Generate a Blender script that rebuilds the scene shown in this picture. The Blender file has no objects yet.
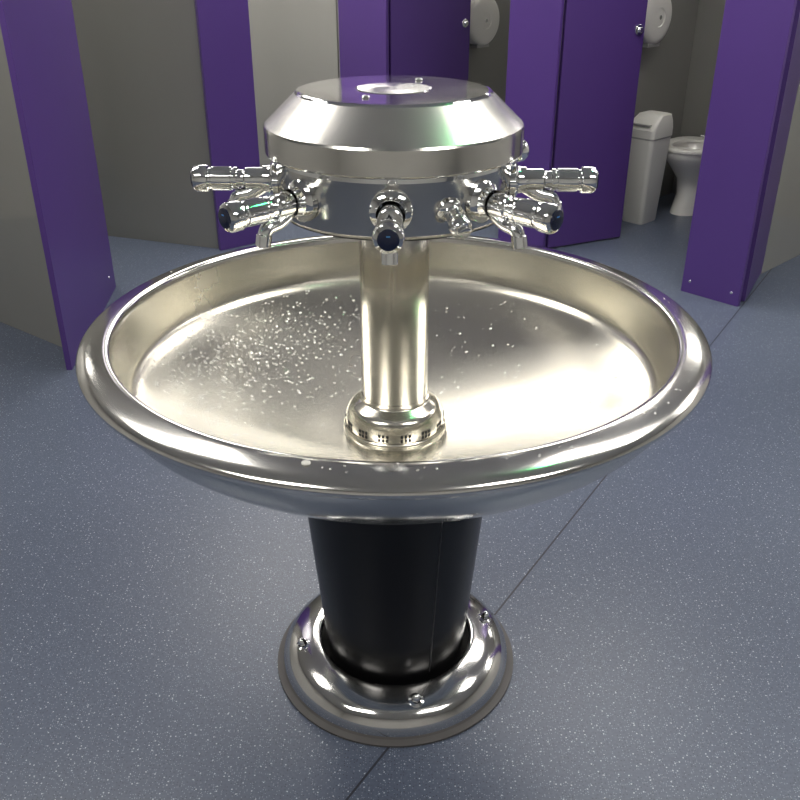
import bpy, bmesh, math, random
from mathutils import Matrix, Vector
random.seed(4)
D2R = math.pi/180
sc = bpy.context.scene
COL = sc.collection

# ------------------------------------------------------------------ materials
def new_mat(name):
    m = bpy.data.materials.new(name); m.use_nodes = True
    nt = m.node_tree
    return m, nt, nt.nodes['Principled BSDF']

def simple(name, col, rough=0.5, metal=0.0, noise=0.0, nscale=8.0, coat=0.0, bump=0.0, bscale=200):
    m, nt, b = new_mat(name)
    b.inputs['Base Color'].default_value = (*col, 1)
    b.inputs['Roughness'].default_value = rough
    b.inputs['Metallic'].default_value = metal
    b.inputs['Coat Weight'].default_value = coat
    tc = nt.nodes.new('ShaderNodeTexCoord')
    if noise > 0:
        n = nt.nodes.new('ShaderNodeTexNoise'); n.inputs['Scale'].default_value = nscale
        n.inputs['Detail'].default_value = 4
        nt.links.new(tc.outputs['Object'], n.inputs['Vector'])
        r = nt.nodes.new('ShaderNodeMapRange')
        r.inputs['To Min'].default_value = 1-noise; r.inputs['To Max'].default_value = 1+noise
        nt.links.new(n.outputs['Fac'], r.inputs['Value'])
        mx = nt.nodes.new('ShaderNodeVectorMath'); mx.operation = 'SCALE'
        mx.inputs[0].default_value = col
        nt.links.new(r.outputs[0], mx.inputs['Scale'])
        nt.links.new(mx.outputs[0], b.inputs['Base Color'])
    if bump > 0:
        n2 = nt.nodes.new('ShaderNodeTexNoise'); n2.inputs['Scale'].default_value = bscale
        nt.links.new(tc.outputs['Object'], n2.inputs['Vector'])
        bp = nt.nodes.new('ShaderNodeBump'); bp.inputs['Strength'].default_value = bump
        bp.inputs['Distance'].default_value = 0.002
        nt.links.new(n2.outputs['Fac'], bp.inputs['Height'])
        nt.links.new(bp.outputs['Normal'], b.inputs['Normal'])
    return m

def steel(name, col, rough, aniso=0.0, rvar=0.04, nscale=6, bump=0.0):
    m, nt, b = new_mat(name)
    b.inputs['Base Color'].default_value = (*col, 1)
    b.inputs['Metallic'].default_value = 1
    tc = nt.nodes.new('ShaderNodeTexCoord')
    n = nt.nodes.new('ShaderNodeTexNoise'); n.inputs['Scale'].default_value = nscale
    n.inputs['Detail'].default_value = 6
    nt.links.new(tc.outputs['Object'], n.inputs['Vector'])
    r = nt.nodes.new('ShaderNodeMapRange')
    r.inputs['From Min'].default_value = .3; r.inputs['From Max'].default_value = .7
    r.inputs['To Min'].default_value = max(0.02, rough-rvar); r.inputs['To Max'].default_value = rough+rvar
    nt.links.new(n.outputs['Fac'], r.inputs['Value'])
    nt.links.new(r.outputs[0], b.inputs['Roughness'])
    if aniso > 0:
        b.inputs['Anisotropic'].default_value = aniso
        t = nt.nodes.new('ShaderNodeTangent'); t.direction_type = 'RADIAL'; t.axis = 'Z'
        nt.links.new(t.outputs[0], b.inputs['Tangent'])
    if bump > 0:
        n2 = nt.nodes.new('ShaderNodeTexNoise'); n2.inputs['Scale'].default_value = 9
        nt.links.new(tc.outputs['Object'], n2.inputs['Vector'])
        bp = nt.nodes.new('ShaderNodeBump'); bp.inputs['Strength'].default_value = bump
        bp.inputs['Distance'].default_value = 0.01
        nt.links.new(n2.outputs['Fac'], bp.inputs['Height'])
        nt.links.new(bp.outputs['Normal'], b.inputs['Normal'])
    return m

M_BASIN = steel('steel_basin_brushed', (.70,.675,.60), .26, .3, .015, 5, .03)
M_RIM   = steel('steel_rim_polished', (.76,.75,.73), .14, .3, .02)
M_UNDER = steel('steel_underside', (.62,.64,.65), .2, 0, .03)
M_HEAD  = steel('steel_head_brushed', (.71,.70,.68), .22, .8, .02)
M_HEADLO= steel('steel_head_polished', (.71,.70,.67), .14, .5, .02)
M_HEADTOP = steel('steel_head_top', (.55,.54,.55), .08, .0, .02)
M_PIPE  = steel('steel_pipe', (.72,.695,.63), .18, .5, .02)
M_CHROME= steel('chrome', (.85,.86,.87), .05, 0, .02)
M_BASEST= steel('steel_base_polished', (.71,.705,.70), .10, 0, .04, 9)
M_BLACK = simple('black_satin_plastic', (.005,.005,.006), .27, noise=.2)
M_RUB   = simple('dark_sealant', (.09,.085,.085), .55, noise=.2, nscale=30)
M_SLOT  = simple('dark_slot', (.01,.01,.01), .6)
M_NAVY  = simple('indicator_navy', (.008,.012,.035), .2)
M_BLUE  = simple('indicator_blue', (.05,.2,.5), .3)
M_PURP  = simple('purple_laminate', (.082,.039,.205), .35, noise=.06, nscale=3)
M_PURPD = simple('purple_laminate_dark', (.074,.036,.180), .35, noise=.06, nscale=3)  # darker purple for doors, and for the centre pilaster's shading put into colour
M_GREY  = simple('warm_grey_laminate', (.26,.257,.240), .07, noise=.05, nscale=2, coat=.7)
M_WALL  = simple('wall_paint_cream', (.50,.49,.46), .6, noise=.04, bump=.1)
M_CEIL  = simple('ceiling_paint', (.70,.68,.64), .8, noise=.03, bump=.15)
M_CER   = simple('white_ceramic', (.78,.77,.74), .12, noise=.01, coat=.4)
M_PLAST = simple('white_plastic', (.72,.71,.67), .35, noise=.02)
M_PLASTG= simple('grey_plastic', (.35,.35,.34), .45, noise=.03)
M_WATER = simple('water_drop', (.8,.79,.76), .05, metal=.85)

def floor_mat():
    m, nt, b = new_mat('speckled_blue_vinyl')
    L = nt.links.new
    tc = nt.nodes.new('ShaderNodeTexCoord')
    n = nt.nodes.new('ShaderNodeTexNoise'); n.inputs['Scale'].default_value = 160; n.inputs['Detail'].default_value = 3
    L(tc.outputs['Object'], n.inputs['Vector'])
    cr = nt.nodes.new('ShaderNodeValToRGB')
    cr.color_ramp.elements[0].position=.3; cr.color_ramp.elements[0].color=(.076,.094,.140,1)
    cr.color_ramp.elements[1].position=.7; cr.color_ramp.elements[1].color=(.101,.123,.178,1)
    L(n.outputs['Fac'], cr.inputs['Fac'])
    prev = cr.outputs['Color']
    for scale, thr, keep, colr in ((95,.15,.86,(.50,.54,.60,1)),(210,.22,.75,(.26,.30,.36,1)),(150,.2,.75,(.045,.055,.08,1))):
        v = nt.nodes.new('ShaderNodeTexVoronoi'); v.inputs['Scale'].default_value = scale
        v.voronoi_dimensions='2D'
        L(tc.outputs['Object'], v.inputs['Vector'])
        a = nt.nodes.new('ShaderNodeMath'); a.operation='LESS_THAN'; a.inputs[1].default_value = thr
        L(v.outputs['Distance'], a.inputs[0])
        s = nt.nodes.new('ShaderNodeSeparateColor'); L(v.outputs['Color'], s.inputs[0])
        g = nt.nodes.new('ShaderNodeMath'); g.operation='GREATER_THAN'; g.inputs[1].default_value = keep
        L(s.outputs[0], g.inputs[0])
        mu = nt.nodes.new('ShaderNodeMath'); mu.operation='MULTIPLY'
        L(a.outputs[0], mu.inputs[0]); L(g.outputs[0], mu.inputs[1])
        mix = nt.nodes.new('ShaderNodeMix'); mix.data_type='RGBA'
        L(mu.outputs[0], mix.inputs[0]); L(prev, mix.inputs[6]); mix.inputs[7].default_value = colr
        prev = mix.outputs[2]
    # welded seam
    sx = nt.nodes.new('ShaderNodeSeparateXYZ'); L(tc.outputs['Object'], sx.inputs[0])
    m1 = nt.nodes.new('ShaderNodeMath'); m1.operation='MULTIPLY'; m1.inputs[1].default_value=.844; L(sx.outputs[0], m1.inputs[0])
    m2 = nt.nodes.new('ShaderNodeMath'); m2.operation='MULTIPLY_ADD'; m2.inputs[1].default_value=-.537; m2.inputs[2].default_value=-.142
    L(sx.outputs[1], m2.inputs[0])
    m3 = nt.nodes.new('ShaderNodeMath'); m3.operation='ADD'; L(m1.outputs[0], m3.inputs[0]); L(m2.outputs[0], m3.inputs[1])
    m4 = nt.nodes.new('ShaderNodeMath'); m4.operation='ABSOLUTE'; L(m3.outputs[0], m4.inputs[0])
    m5 = nt.nodes.new('ShaderNodeMath'); m5.operation='LESS_THAN'; m5.inputs[1].default_value=.0026; L(m4.outputs[0], m5.inputs[0])
    mix = nt.nodes.new('ShaderNodeMix'); mix.data_type='RGBA'
    L(m5.outputs[0], mix.inputs[0]); L(prev, mix.inputs[6]); mix.inputs[7].default_value=(.018,.02,.032,1)
    L(mix.outputs[2], b.inputs['Base Color'])
    b.inputs['Roughness'].default_value = .38
    bp = nt.nodes.new('ShaderNodeBump'); bp.inputs['Strength'].default_value=.15; bp.inputs['Distance'].default_value=.001
    L(n.outputs['Fac'], bp.inputs['Height']); L(bp.outputs['Normal'], b.inputs['Normal'])
    return m
M_FLOOR = floor_mat()

def emis(name, col, s):
    m = bpy.data.materials.new(name); m.use_nodes=True; nt=m.node_tree; nt.nodes.clear()
    o=nt.nodes.new('ShaderNodeOutputMaterial'); e=nt.nodes.new('ShaderNodeEmission')
    e.inputs[0].default_value=(*col,1); e.inputs[1].default_value=s
    nt.links.new(e.outputs[0],o.inputs[0]); return m

# ------------------------------------------------------------------ mesh builder
def smooth_profile(pts, n=5):
    out=[]
    P=[Vector(p) for p in pts]
    for i in range(len(P)-1):
        p0=P[max(i-1,0)]; p1=P[i]; p2=P[i+1]; p3=P[min(i+2,len(P)-1)]
        for k in range(n):
            t=k/n
            out.append(.5*((2*p1)+(p2-p0)*t+(2*p0-5*p1+4*p2-p3)*t*t+(3*p1-p0-3*p2+p3)*t**3))
    out.append(P[-1]); return [tuple(v) for v in out]

class MB:
    def __init__(s): s.v=[]; s.f=[]; s.mi=[]; s.mats=[]
    def m(s, mat):
        if mat not in s.mats: s.mats.append(mat)
        return s.mats.index(mat)
    def lathe(s, prof, mat, seg=64, M=Matrix()):
        """prof = (radius, z)"""
        mi=s.m(mat); rows=[]
        for r,z in prof:
            if r<1e-5:
                s.v.append(M@Vector((0,0,z))); rows.append([len(s.v)-1])
            else:
                base=len(s.v)
                for k in range(seg):
                    a=2*math.pi*k/seg
                    s.v.append(M@Vector((r*math.cos(a), r*math.sin(a), z)))
                rows.append(list(range(base,base+seg)))
        for a,b in zip(rows,rows[1:]):
            for k in range(seg):
                k2=(k+1)%seg
                if len(a)==1 and len(b)==1: continue
                if len(a)==1: s.f.append((a[0],b[k],b[k2]))
                elif len(b)==1: s.f.append((a[k],a[k2],b[0]))
                else: s.f.append((a[k],a[k2],b[k2],b[k]))
                s.mi.append(mi)
    def sweep(s, pts, radii, mat, seg=20, M=Matrix(), caps=True):
        mi=s.m(mat); P=[Vector(p) for p in pts]; rows=[]
        side=None
        for i,p in enumerate(P):
            t=(P[min(i+1,len(P)-1)]-P[max(i-1,0)]).normalized()
            if side is None:
                side=t.orthogonal().normalized()
            side=(side-t*side.dot(t)).normalized(); up=t.cross(side)
            base=len(s.v); r=radii[i] if hasattr(radii,'__len__') else radii
            for k in range(seg):
                a=2*math.pi*k/seg
                s.v.append(M@(p+side*math.cos(a)*r+up*math.sin(a)*r))
            rows.append(list(range(base,base+seg)))
        for a,b in zip(rows,rows[1:]):
            for k in range(seg):
                k2=(k+1)%seg; s.f.append((a[k],a[k2],b[k2],b[k])); s.mi.append(mi)
        if caps:
            s.f.append(tuple(reversed(rows[0]))); s.mi.append(mi)
            s.f.append(tuple(rows[-1])); s.mi.append(mi)
    def rings(s, rings, mat, M=Matrix(), cap0=False, cap1=False):
        mi=s.m(mat); rows=[]
        for r in rings:
            base=len(s.v)
            for p in r: s.v.append(M@Vector(p))
            rows.append(list(range(base,base+len(r))))
        n=len(rows[0])
        for a,b in zip(rows,rows[1:]):
            for k in range(n):
                k2=(k+1)%n; s.f.append((a[k],a[k2],b[k2],b[k])); s.mi.append(mi)
        if cap0: s.f.append(tuple(reversed(rows[0]))); s.mi.append(mi)
        if cap1: s.f.append(tuple(rows[-1])); s.mi.append(mi)
    def box(s, c, size, mat, M=Matrix()):
        mi=s.m(mat); base=len(s.v)
        for dx in (-.5,.5):
            for dy in (-.5,.5):
                for dz in (-.5,.5):
                    s.v.append(M@Vector((c[0]+dx*size[0],c[1]+dy*size[1],c[2]+dz*size[2])))
        for f in ((0,1,3,2),(4,6,7,5),(0,4,5,1),(2,3,7,6),(0,2,6,4),(1,5,7,3)):
            s.f.append(tuple(base+i for i in f)); s.mi.append(mi)
    def build(s, name, parent=None, angle=35, bevel=0, loc=None, rotz=0):
        me=bpy.data.meshes.new(name)
        me.from_pydata([tuple(v) for v in s.v],[],s.f)
        for mt in s.mats: me.materials.append(mt)
        for p,mi in zip(me.polygons,s.mi): p.material_index=mi; p.use_smooth=True
        bm=bmesh.new(); bm.from_mesh(me); bmesh.ops.recalc_face_normals(bm,faces=bm.faces); bm.to_mesh(me); bm.free()
        me.set_sharp_from_angle(angle=angle*D2R)
        ob=bpy.data.objects.new(name,me); COL.objects.link(ob)
        if parent: ob.parent=parent
        if loc: ob.location=loc
        ob.rotation_euler[2]=rotz
        if bevel:
            b=ob.modifiers.new('bevel','BEVEL'); b.width=bevel; b.segments=2; b.limit_method='ANGLE'; b.angle_limit=40*D2R
        return ob

def empty(name, loc=(0,0,0), rotz=0):
    e=bpy.data.objects.new(name,None); COL.objects.link(e); e.location=loc; e.rotation_euler[2]=rotz
    e.empty_display_size=.1
    return e

# ------------------------------------------------------------------ camera
cam_d=bpy.data.cameras.new('camera'); cam=bpy.data.objects.new('camera',cam_d); COL.objects.link(cam)
cam.location=(0.011,-1.655,1.57)
cam.rotation_euler=((90-27.6)*D2R,0,0)
cam_d.sensor_width=36; cam_d.lens=36*890/800; cam_d.clip_start=.02
sc.camera=cam

# ------------------------------------------------------------------ wash fountain
WF=empty('wash_fountain')
SEG=160
# basin
b=MB()
inner=smooth_profile([(.095,.648),(.2,.664),(.33,.698),(.44,.737),(.500,.764),(.524,.782),(.533,.802),(.540,.840),(.546,.878)],6)
b.lathe(inner,M_BASIN,SEG)
rim=smooth_profile([(.546,.878),(.549,.890),(.556,.894),(.572,.892),(.593,.887),(.606,.880),(.611,.872),(.608,.864),(.600,.860),(.586,.858)],5)
b.lathe(rim,M_RIM,SEG)
under=smooth_profile([(.586,.858),(.578,.832),(.550,.789),(.50,.745),(.43,.695),(.35,.652),(.27,.628),(.20,.622),(.1,.622)],5)
b.lathe(under,M_UNDER,SEG)
b.build('basin',WF,angle=50)
# drain dome at pillar foot
b=MB()
b.lathe(smooth_profile([(.108,.648),(.108,.653),(.105,.657)],2),M_PIPE,96)
b.lathe(smooth_profile([(.103,.655),(.103,.672),(.100,.686),(.092,.700),(.078,.710),(.070,.716),(.069,.726)],5),M_PIPE,96)
b.build('strainer_dome',WF)
b=MB()
for g in range(14):
    for c in (-1,0,1):
        for rw in range(2):
            a=(g*360/14+c*4.6)*D2R
            M=Matrix.Rotation(a,4,'Z')
            b.box((.1028,0,.664+rw*.009),(.002,.0048,.0065),M_SLOT,M)
b.build('strainer_slots',WF)
# pillar
b=MB()
b.lathe([(.068,.70),(.068,1.115)],M_PIPE,96)
b.lathe(smooth_profile([(.068,1.085),(.074,1.09),(.076,1.1),(.09,1.112)],4),M_PIPE,96)
b.build('pillar',WF)
# head
b=MB()
b.lathe([(.07,1.112),(.2,1.112),(.208,1.114)],M_UNDER,SEG)
b.lathe(smooth_profile([(.206,1.114),(.210,1.118),(.211,1.126)],3)+[(.217,1.212)],M_HEADLO,SEG)
b.lathe([(.217,1.212),(.217,1.219),(.223,1.222)],M_CHROME,SEG)
b.lathe(smooth_profile([(.223,1.222),(.231,1.223),(.234,1.227)],3)+[(.234,1.268),(.232,1.272)],M_HEADLO,SEG)
b.lathe([(.232,1.272),(.176,1.324)],M_HEAD,SEG)
b.lathe([(.176,1.324),(.173,1.327),(.168,1.328)],M_CHROME,SEG)
b.lathe([(.168,1.328),(.07,1.3285),(.069,1.3275),(.066,1.3275),(.065,1.3295)],M_HEADTOP,SEG)
b.lathe([(.065,1.3295),(.045,1.3305),(0,1.3305)],M_HEAD,SEG)
b.build('head',WF,angle=25)
# small top screws
b=MB()
for a,r in ((65,.11),(245,.11)):
    x,y=r*math.cos(a*D2R),r*math.sin(a*D2R)
    b.lathe([(.007,1.328),(.007,1.330),(.005,1.332),(0,1.333)],M_CHROME,20,Matrix.Translation((x,y,0)))
b.build('head_screws',WF)

# taps
TZ=1.168
def tap(i, az):
    M=Matrix.Rotation(az*D2R,4,'Z')@Matrix.Translation((0,0,TZ))
    MX=M@Matrix.Rotation(math.pi/2,4,'Y')      # lathe z -> +x
    b=MB()
    b.lathe([(.036,.212),(.036,.222),(.032,.226),(.026,.229),(.024,.236),(.024,.243)],M_CHROME,32,MX)
    b.lathe(smooth_profile([(.0205,.243),(.0205,.272),(.019,.276),(.0165,.279),(.0165,.290)],3),M_CHROME,32,MX)
    # collar + handle
    b.lathe([(.0165,.290),(.021,.291),(.021,.297),(.0185,.298),(.0185,.301),(.0215,.302),(.0215,.338),(.0195,.340),(.0195,.344),(.0235,.346),(.0245,.349),(.0245,.366),(.0225,.371),(.017,.374)],M_CHROME,32,MX)
    b.lathe([(.017,.374),(.0165,.3755),(.008,.377)],M_NAVY,32,MX)
    b.lathe([(.008,.377),(.0,.3775)],M_NAVY,32,MX)
    b.box((.3772,0,.006),(.001,.006,.002),M_BLUE,M)
    # grip ribs
    for k in range(12):
        R=Matrix.Rotation(k*math.pi/6,4,'X')
        b.box((.320,0,.0215),(.030,.0025,.0016),M_CHROME,M@R)
    # spout
    sp=smooth_profile([(.238,0,-.008),(.256,0,-.020),(.272,0,-.028),(.288,0,-.031),(.297,0,-.037),(.301,0,-.049)],4)
    b.sweep(sp,[.0135-.002*i/len(sp) for i in range(len(sp))],M_CHROME,20,M)
    NZ=M@Matrix.Translation((.3015,0,-.049))@Matrix.Rotation(-12*D2R,4,'Y')
    b.lathe([(.010,.008),(.0135,.006),(.0135,-.012),(.011,-.014),(.008,-.013),(0,-.010)],M_CHROME,24,NZ)
    b.build('tap_%d'%(i+1),WF)
for i in range(8):
    tap(i, -91+45*i)
# small soap / push button nozzle between the front taps
def nozzle(i, az):
    M=Matrix.Rotation(az*D2R,4,'Z')@Matrix.Translation((.207,0,1.165))@Matrix.Rotation(115*D2R,4,'Y')
    b=MB()
    b.lathe([(.022,0),(.022,.008),(.019,.012),(.015,.014),(.013,.02),(.013,.036),(.0175,.038),(.0185,.042),(.0185,.056),(.016,.060),(.012,.061),(.012,.066),(.009,.068),(0,.068)],M_CHROME,28,M)
    b.build('soap_nozzle_%d'%(i+1),WF)
nozzle(0,-64)
nozzle(1,116)

# pedestal
b=MB()
b.lathe([(.232,.630),(.232,.617),(.226,.612),(.20,.611)],M_UNDER,96)
b.lathe([(.210,.618),(.210,.600),(.165,.075),(.162,.012)],M_BLACK,128)
b.build('pedestal',WF)
M_SEAM=simple('pedestal_seam_edge',(.03,.03,.033),.3,noise=.1)
b=MB()
for az in (-62,118):
    R=Matrix.Rotation(az*D2R,4,'Z')
    b.sweep([Vector((.210,0,.600)),Vector((.1655,0,.085))],.0016,M_SEAM,8,R)
b.build('pedestal_seams',WF)
# base
b=MB()
b.lathe([(.15,.001),(.288,.001),(.288,.006),(.272,.010)],M_RUB,SEG)
b.build('base_seal',WF)
b=MB()
b.lathe(smooth_profile([(.274,.006),(.273,.022),(.266,.042),(.250,.060),(.228,.071),(.205,.077),(.190,.079),(.181,.077),(.177,.068),(.176,.03)],6),M_BASEST,SEG)
b.lathe([(.176,.03),(.158,.03)],M_SLOT,96)
b.build('base_skirt',WF,angle=60)
b=MB()
for az in (12,102,192,282):
    M=Matrix.Rotation(az*D2R,4,'Z')@Matrix.Translation((.224,0,.068))@Matrix.Rotation(12*D2R,4,'Y')
    b.lathe([(.017,0),(.017,.005),(.011,.007)],M_CHROME,24,M)
    b.lathe([(.0105,.006),(.0105,.014)],M_CHROME,6,M)
    b.lathe([(.0095,.014),(.008,.020),(.004,.024),(0,.025)],M_CHROME,20,M)
b.build('base_bolts',WF)

# water droplets on the basin
def basin_z(r):
    for (r0,z0),(r1,z1) in zip(inner,inner[1:]):
        if r0<=r<=r1:
            t=(r-r0)/(r1-r0+1e-9); return z0+(z1-z0)*t,(z1-z0)/(r1-r0+1e-9)
    return .65,.1
b=MB()
cnt=0
while cnt<2000:
    if random.random()<.68:
        a=random.gauss(154,30)*D2R; r=random.gauss(.41,.08)
    else:
        a=random.uniform(0,2*math.pi); r=random.uniform(.15,.52)
    if not(.13<r<.525): continue
    z,sl=basin_z(r)
    s=random.choice((.0009,.0011,.0013,.0013,.0018,.0022,.0030))
    M=Matrix.Rotation(a,4,'Z')@Matrix.Translation((r,0,z-.0001))@Matrix.Rotation(-math.atan(sl),4,'Y')@Matrix.Diagonal((random.uniform(.8,1.7),random.uniform(.8,1.3),.65,1))
    b.lathe([(s,0),(s*.8,s*.55),(s*.4,s*.9),(0,s)],M_WATER,7,M)
    cnt+=1
for k in range(70):
    a=random.gauss(-60,40)*D2R; r=random.uniform(.558,.582); s=random.choice((.0012,.002,.0025))
    M=Matrix.Rotation(a,4,'Z')@Matrix.Translation((r,0,.8940-(r-.558)*.18))
    b.lathe([(s,-.002),(s*.8,s*.3),(s*.4,s*.5),(0,s*.6)],M_WATER,7,M)
M=Matrix.Translation((-.125,-.556,.8925))
b.lathe([(.007,0),(.0065,.002),(.003,.0035),(0,.004)],M_PLAST,14,M)
b.build('water_droplets',WF,angle=80)

# ------------------------------------------------------------------ room shell
X0,X1,Y0,Y1,ZC=-3.6,4.4,-3.4,6.8,2.6
def slab(name,c,size,mat):
    b=MB(); b.box(c,size,mat); return b.build(name)
slab('floor',((X0+X1)/2,(Y0+Y1)/2,-.05),(X1-X0,Y1-Y0,.1),M_FLOOR)
slab('ceiling',((X0+X1)/2,(Y0+Y1)/2,ZC+.05),(X1-X0+.2,Y1-Y0+.2,.1),M_CEIL)
slab('wall_left',(X0-.05,(Y0+Y1)/2,ZC/2),(.1,Y1-Y0,ZC),M_WALL)
slab('wall_right',(X1+.05,(Y0+Y1)/2,ZC/2),(.1,Y1-Y0,ZC),M_WALL)
slab('wall_back',((X0+X1)/2,Y1+.05,ZC/2),(X1-X0+.2,.1,ZC),M_WALL)
slab('wall_front',((X0+X1)/2,Y0-.05,ZC/2),(X1-X0+.2,.1,ZC),M_WALL)

# ------------------------------------------------------------------ cubicles
HP=2.1
def panel(name,p0,p1,mat,th=.022,h=HP,z0=0.0,extras=None):
    """vertical sheet from p0 to p1"""
    p0=Vector(p0);p1=Vector(p1); d=p1-p0; L=d.length
    b=MB(); b.box((L/2,0,(z0+h)/2),(L,th,h-z0),mat)
    if extras: extras(b,L,th)
    ob=b.build(name,bevel=.0015,loc=(p0.x,p0.y,0),rotz=math.atan2(d.y,d.x))
    return ob
def screws(side,*pos):
    def f(b,L,th):
        for x,z in pos:
            M=Matrix.Translation((x,side*th/2,z))@Matrix.Rotation(-side*math.pi/2,4,'X')
            b.lathe([(.007,0),(.007,.001),(.005,.0022),(0,.0024)],M_CHROME,16,M)
    return f
def latch(side,x,z):
    def f(b,L,th):
        for s in (1,-1):
            M=Matrix.Translation((x if x>0 else L+x,s*th/2,z))@Matrix.Rotation(-s*math.pi/2,4,'X')
            b.lathe([(.026,0),(.026,.008),(.020,.011),(.013,.012),(.013,.024),(.010,.026),(0,.026)],M_CHROME,28,M)
    return f
# left row
PN='toilet_partition'
panel(PN,(-1.334,1.61),(-1.428,2.575),M_PURP,extras=screws(-1,(.86,.09)))
panel(PN,(-1.0,3.16),(-.775,3.345),M_PURP)
panel(PN,(-1.01,3.20),(-2.55,3.74),M_GREY)
panel(PN,(-1.375,1.80),(-2.60,2.72),M_GREY)
# centre / right row
C=Vector((1.416,2.53)); u=Vector((-.69,.72)).normalized(); w=Vector((.72,.69)).normalized()
panel(PN,(-.366,4.39),(-.065,4.075),M_PURPD)  # pilaster in shade, painted with the darker purple
panel(PN,(-.385,4.42),(-1.85,5.16),M_GREY)
panel(PN,(.59,3.39),(.817,3.155),M_PURP)
panel(PN,C,(1.625,2.312),M_PURP,extras=screws(-1,(.04,.06),(.26,.06)))
for s0 in (1.05,2.35):
    p=C+u*s0+w*.03
    panel(PN,p,p+w*1.60,M_GREY)
p=C-u*.15+w*.03
panel(PN,p,p+w*1.60,M_GREY)
pa=C-u*1.3+w*1.645; pb=C+u*2.4+w*1.645
panel(PN,pa,pb,M_GREY)
pilR=C-u*1.2
panel(PN,pilR,pilR-u*.3,M_PURP)
# doors, standing open inwards
hB=Vector((.836,3.180))
panel('door_1',hB,(1.290,3.395),M_PURPD,extras=latch(1,-.04,1.13),z0=.01)
hA=Vector((-.050,4.115))
panel('door_2',hA,(.455,4.54),M_PURPD,extras=latch(1,-.05,1.07),z0=.01)
panel('door_3',(1.655,2.355),(2.21,3.355),M_PURPD,extras=latch(1,-.05,1.02),z0=.01)

# ------------------------------------------------------------------ toilet
def egg(z,hw,yf,yb,n=40,e=2.3):
    """yf front (negative), yb back"""
    pts=[]; cy=(yf*.45+yb*.55)
    for k in range(n):
        a=2*math.pi*k/n; c,s=math.cos(a),math.sin(a)
        x=hw*math.copysign(abs(c)**(2/e),c)
        y=cy+(yb-cy)*math.copysign(abs(s)**(2/3.2),s) if s>0 else cy+(cy-yf)*math.copysign(abs(s)**(2/2.0),s)
        pts.append((x,y,z))
    return pts
def toilet(loc,rotz):
    e=empty('toilet',loc,rotz)
    e.scale=(1.02,1.0,1.0)
    b=MB()
    b.rings([egg(0,.11,-.42,0),egg(.03,.105,-.41,0),egg(.12,.095,-.38,0),egg(.22,.105,-.40,0),egg(.30,.145,-.47,0),egg(.36,.175,-.525,0),egg(.395,.182,-.54,0),egg(.405,.178,-.536,-.0),
             egg(.405,.125,-.48,-.16),egg(.36,.115,-.46,-.18),egg(.27,.07,-.40,-.25),egg(.24,.02,-.34,-.30)],M_CER,cap0=True,cap1=True)
    b.build('pan',e,angle=60)
    b=MB()
    b.rings([egg(.408,.178,-.54,-.09),egg(.406,.186,-.548,-.085),egg(.418,.188,-.550,-.083),egg(.428,.180,-.542,-.09),egg(.430,.150,-.51,-.12),egg(.424,.118,-.475,-.165),egg(.408,.114,-.47,-.17),egg(.408,.178,-.54,-.09)],M_PLAST)
    b.build('seat',e,angle=60)
    b=MB()
    for x in (-.07,.07):
        b.sweep([(x-.02,-.07,.425),(x+.02,-.07,.425)],.012,M_CHROME,16)
    b.build('hinges',e)
    return e
ang=math.atan2(w.y,w.x)-math.pi/2
tp=C+u*.735+w*1.59
toilet((tp.x,tp.y,0),ang)
tp2=C+u*1.80+w*1.59
toilet((tp2.x,tp2.y,0),ang)

# sanitary bin
def rrect(z,hx,hy,r=.03,n=6,oy=0):
    pts=[]
    for cx,cy,a0 in ((hx-r,hy-r,0),(-hx+r,hy-r,90),(-hx+r,-hy+r,180),(hx-r,-hy+r,270)):
        for k in range(n+1):
            a=(a0+90*k/n)*D2R; pts.append((cx+r*math.cos(a),cy+r*math.sin(a)+oy,z))
    return pts
def bin_(loc,rotz):
    e=empty('sanitary_bin',loc,rotz)
    e.scale=(.95,.80,1.0)
    b=MB()
    b.rings([rrect(0,.075,.105),rrect(.01,.078,.11),rrect(.50,.096,.135),rrect(.52,.096,.135)],M_PLAST,cap0=True,cap1=True)
    b.build('body',e)
    b=MB()
    b.rings([rrect(.515,.101,.140),rrect(.56,.101,.140),rrect(.60,.096,.115,oy=.02),rrect(.635,.085,.08,oy=.05),rrect(.64,.07,.065,oy=.05)],M_PLAST,cap0=True,cap1=True)
    b.build('lid',e,angle=40)
    b=MB()
    b.rings([rrect(.505,.098,.137),rrect(.516,.098,.137)],M_PLASTG,cap0=True,cap1=True)
    b.box((0,-.120,.585),(.13,.03,.012),M_PLASTG,Matrix.Identity(4))
    b.build('flap',e)
bp_=C+u*.835+w*.905
bin_((bp_.x,bp_.y,0),ang)

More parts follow.
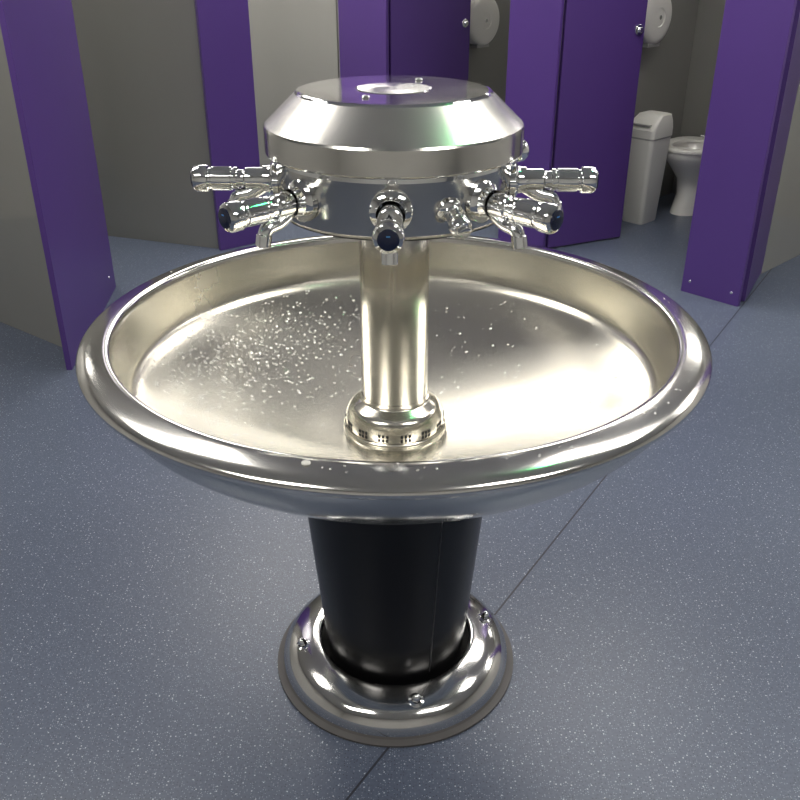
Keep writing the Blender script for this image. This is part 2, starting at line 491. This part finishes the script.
# toilet-roll dispensers mounted on the partitions
def dispenser(pos,z,nrm,r=.135):
    rz=math.atan2(nrm.y,nrm.x)
    e=empty('toilet_roll_dispenser',(pos.x,pos.y,z),rz)
    MX=Matrix.Rotation(math.pi/2,4,'Y')
    b=MB()
    b.lathe(smooth_profile([(r*.98,0),(r,.02),(r,.085),(r*.96,.105),(r*.82,.118),(r*.5,.123)],4)+[(r*.35,.123),(r*.33,.119),(0,.119)],M_PLAST,48,MX)
    b.build('cover',e)
    b=MB()
    b.lathe([(r*1.004,.04),(r*1.004,.046)],M_PLASTG,48,MX)
    b.box((.06,0,-r*.95),(.085,.12,.035),M_PLASTG)
    b.lathe([(.012,.119),(.012,.126),(0,.127)],M_CHROME,20,MX)
    b.build('outlet',e)
n=-u
p=C+u*1.05+w*1.00
dispenser(p+n*.011,1.15,n,.15)
p=C+u*2.35+w*.98
dispenser(p+n*.011,1.06,n,.16)

# ------------------------------------------------------------------ lights
M_LIT=emis('light_diffuser',(1.0,.965,.90),13.5)
def ceil_light(x,y,sx=1.2,sy=.6):
    e=empty('ceiling_light',(x,y,ZC))
    b=MB(); b.box((0,0,-.012),(sx,sy,.012),M_LIT); b.build('diffuser',e)
    b=MB()
    for sgn in (-1,1):
        b.box((sgn*(sx/2+.015),0,-.012),(.03,sy+.06,.024),M_PLAST)
        b.box((0,sgn*(sy/2+.015),-.012),(sx,.03,.024),M_PLAST)
    b.build('frame',e)
for x,y in ((-1.4,-1.6),(1.5,-1.6),(-1.5,.7),(1.5,.5),(1.1,2.2),(-.75,3.1),(-.75,3.9),(-2.6,3.6),(2.7,4.2),(.6,5.4),(3.3,1.8)):
    ceil_light(x,y)
# green emergency indicator hanging from the ceiling
e=empty('emergency_indicator_lamp',(.93,.02,ZC))
b=MB(); b.lathe([(.0,-.075),(.02,-.073),(.028,-.065),(.028,-.058)],emis('indicator_green',(.05,1,.25),70),24); b.build('lens',e)
b=MB(); b.lathe([(.028,-.058),(.034,-.056),(.04,-.03),(.04,-.001)],M_PLAST,32); b.build('housing',e)
wd=bpy.data.worlds.new('world'); sc.world=wd; wd.use_nodes=True
wd.node_tree.nodes['Background'].inputs[0].default_value=(.5,.5,.5,1)
wd.node_tree.nodes['Background'].inputs[1].default_value=.1
sc.view_settings.view_transform='Standard'
sc.view_settings.look='None'
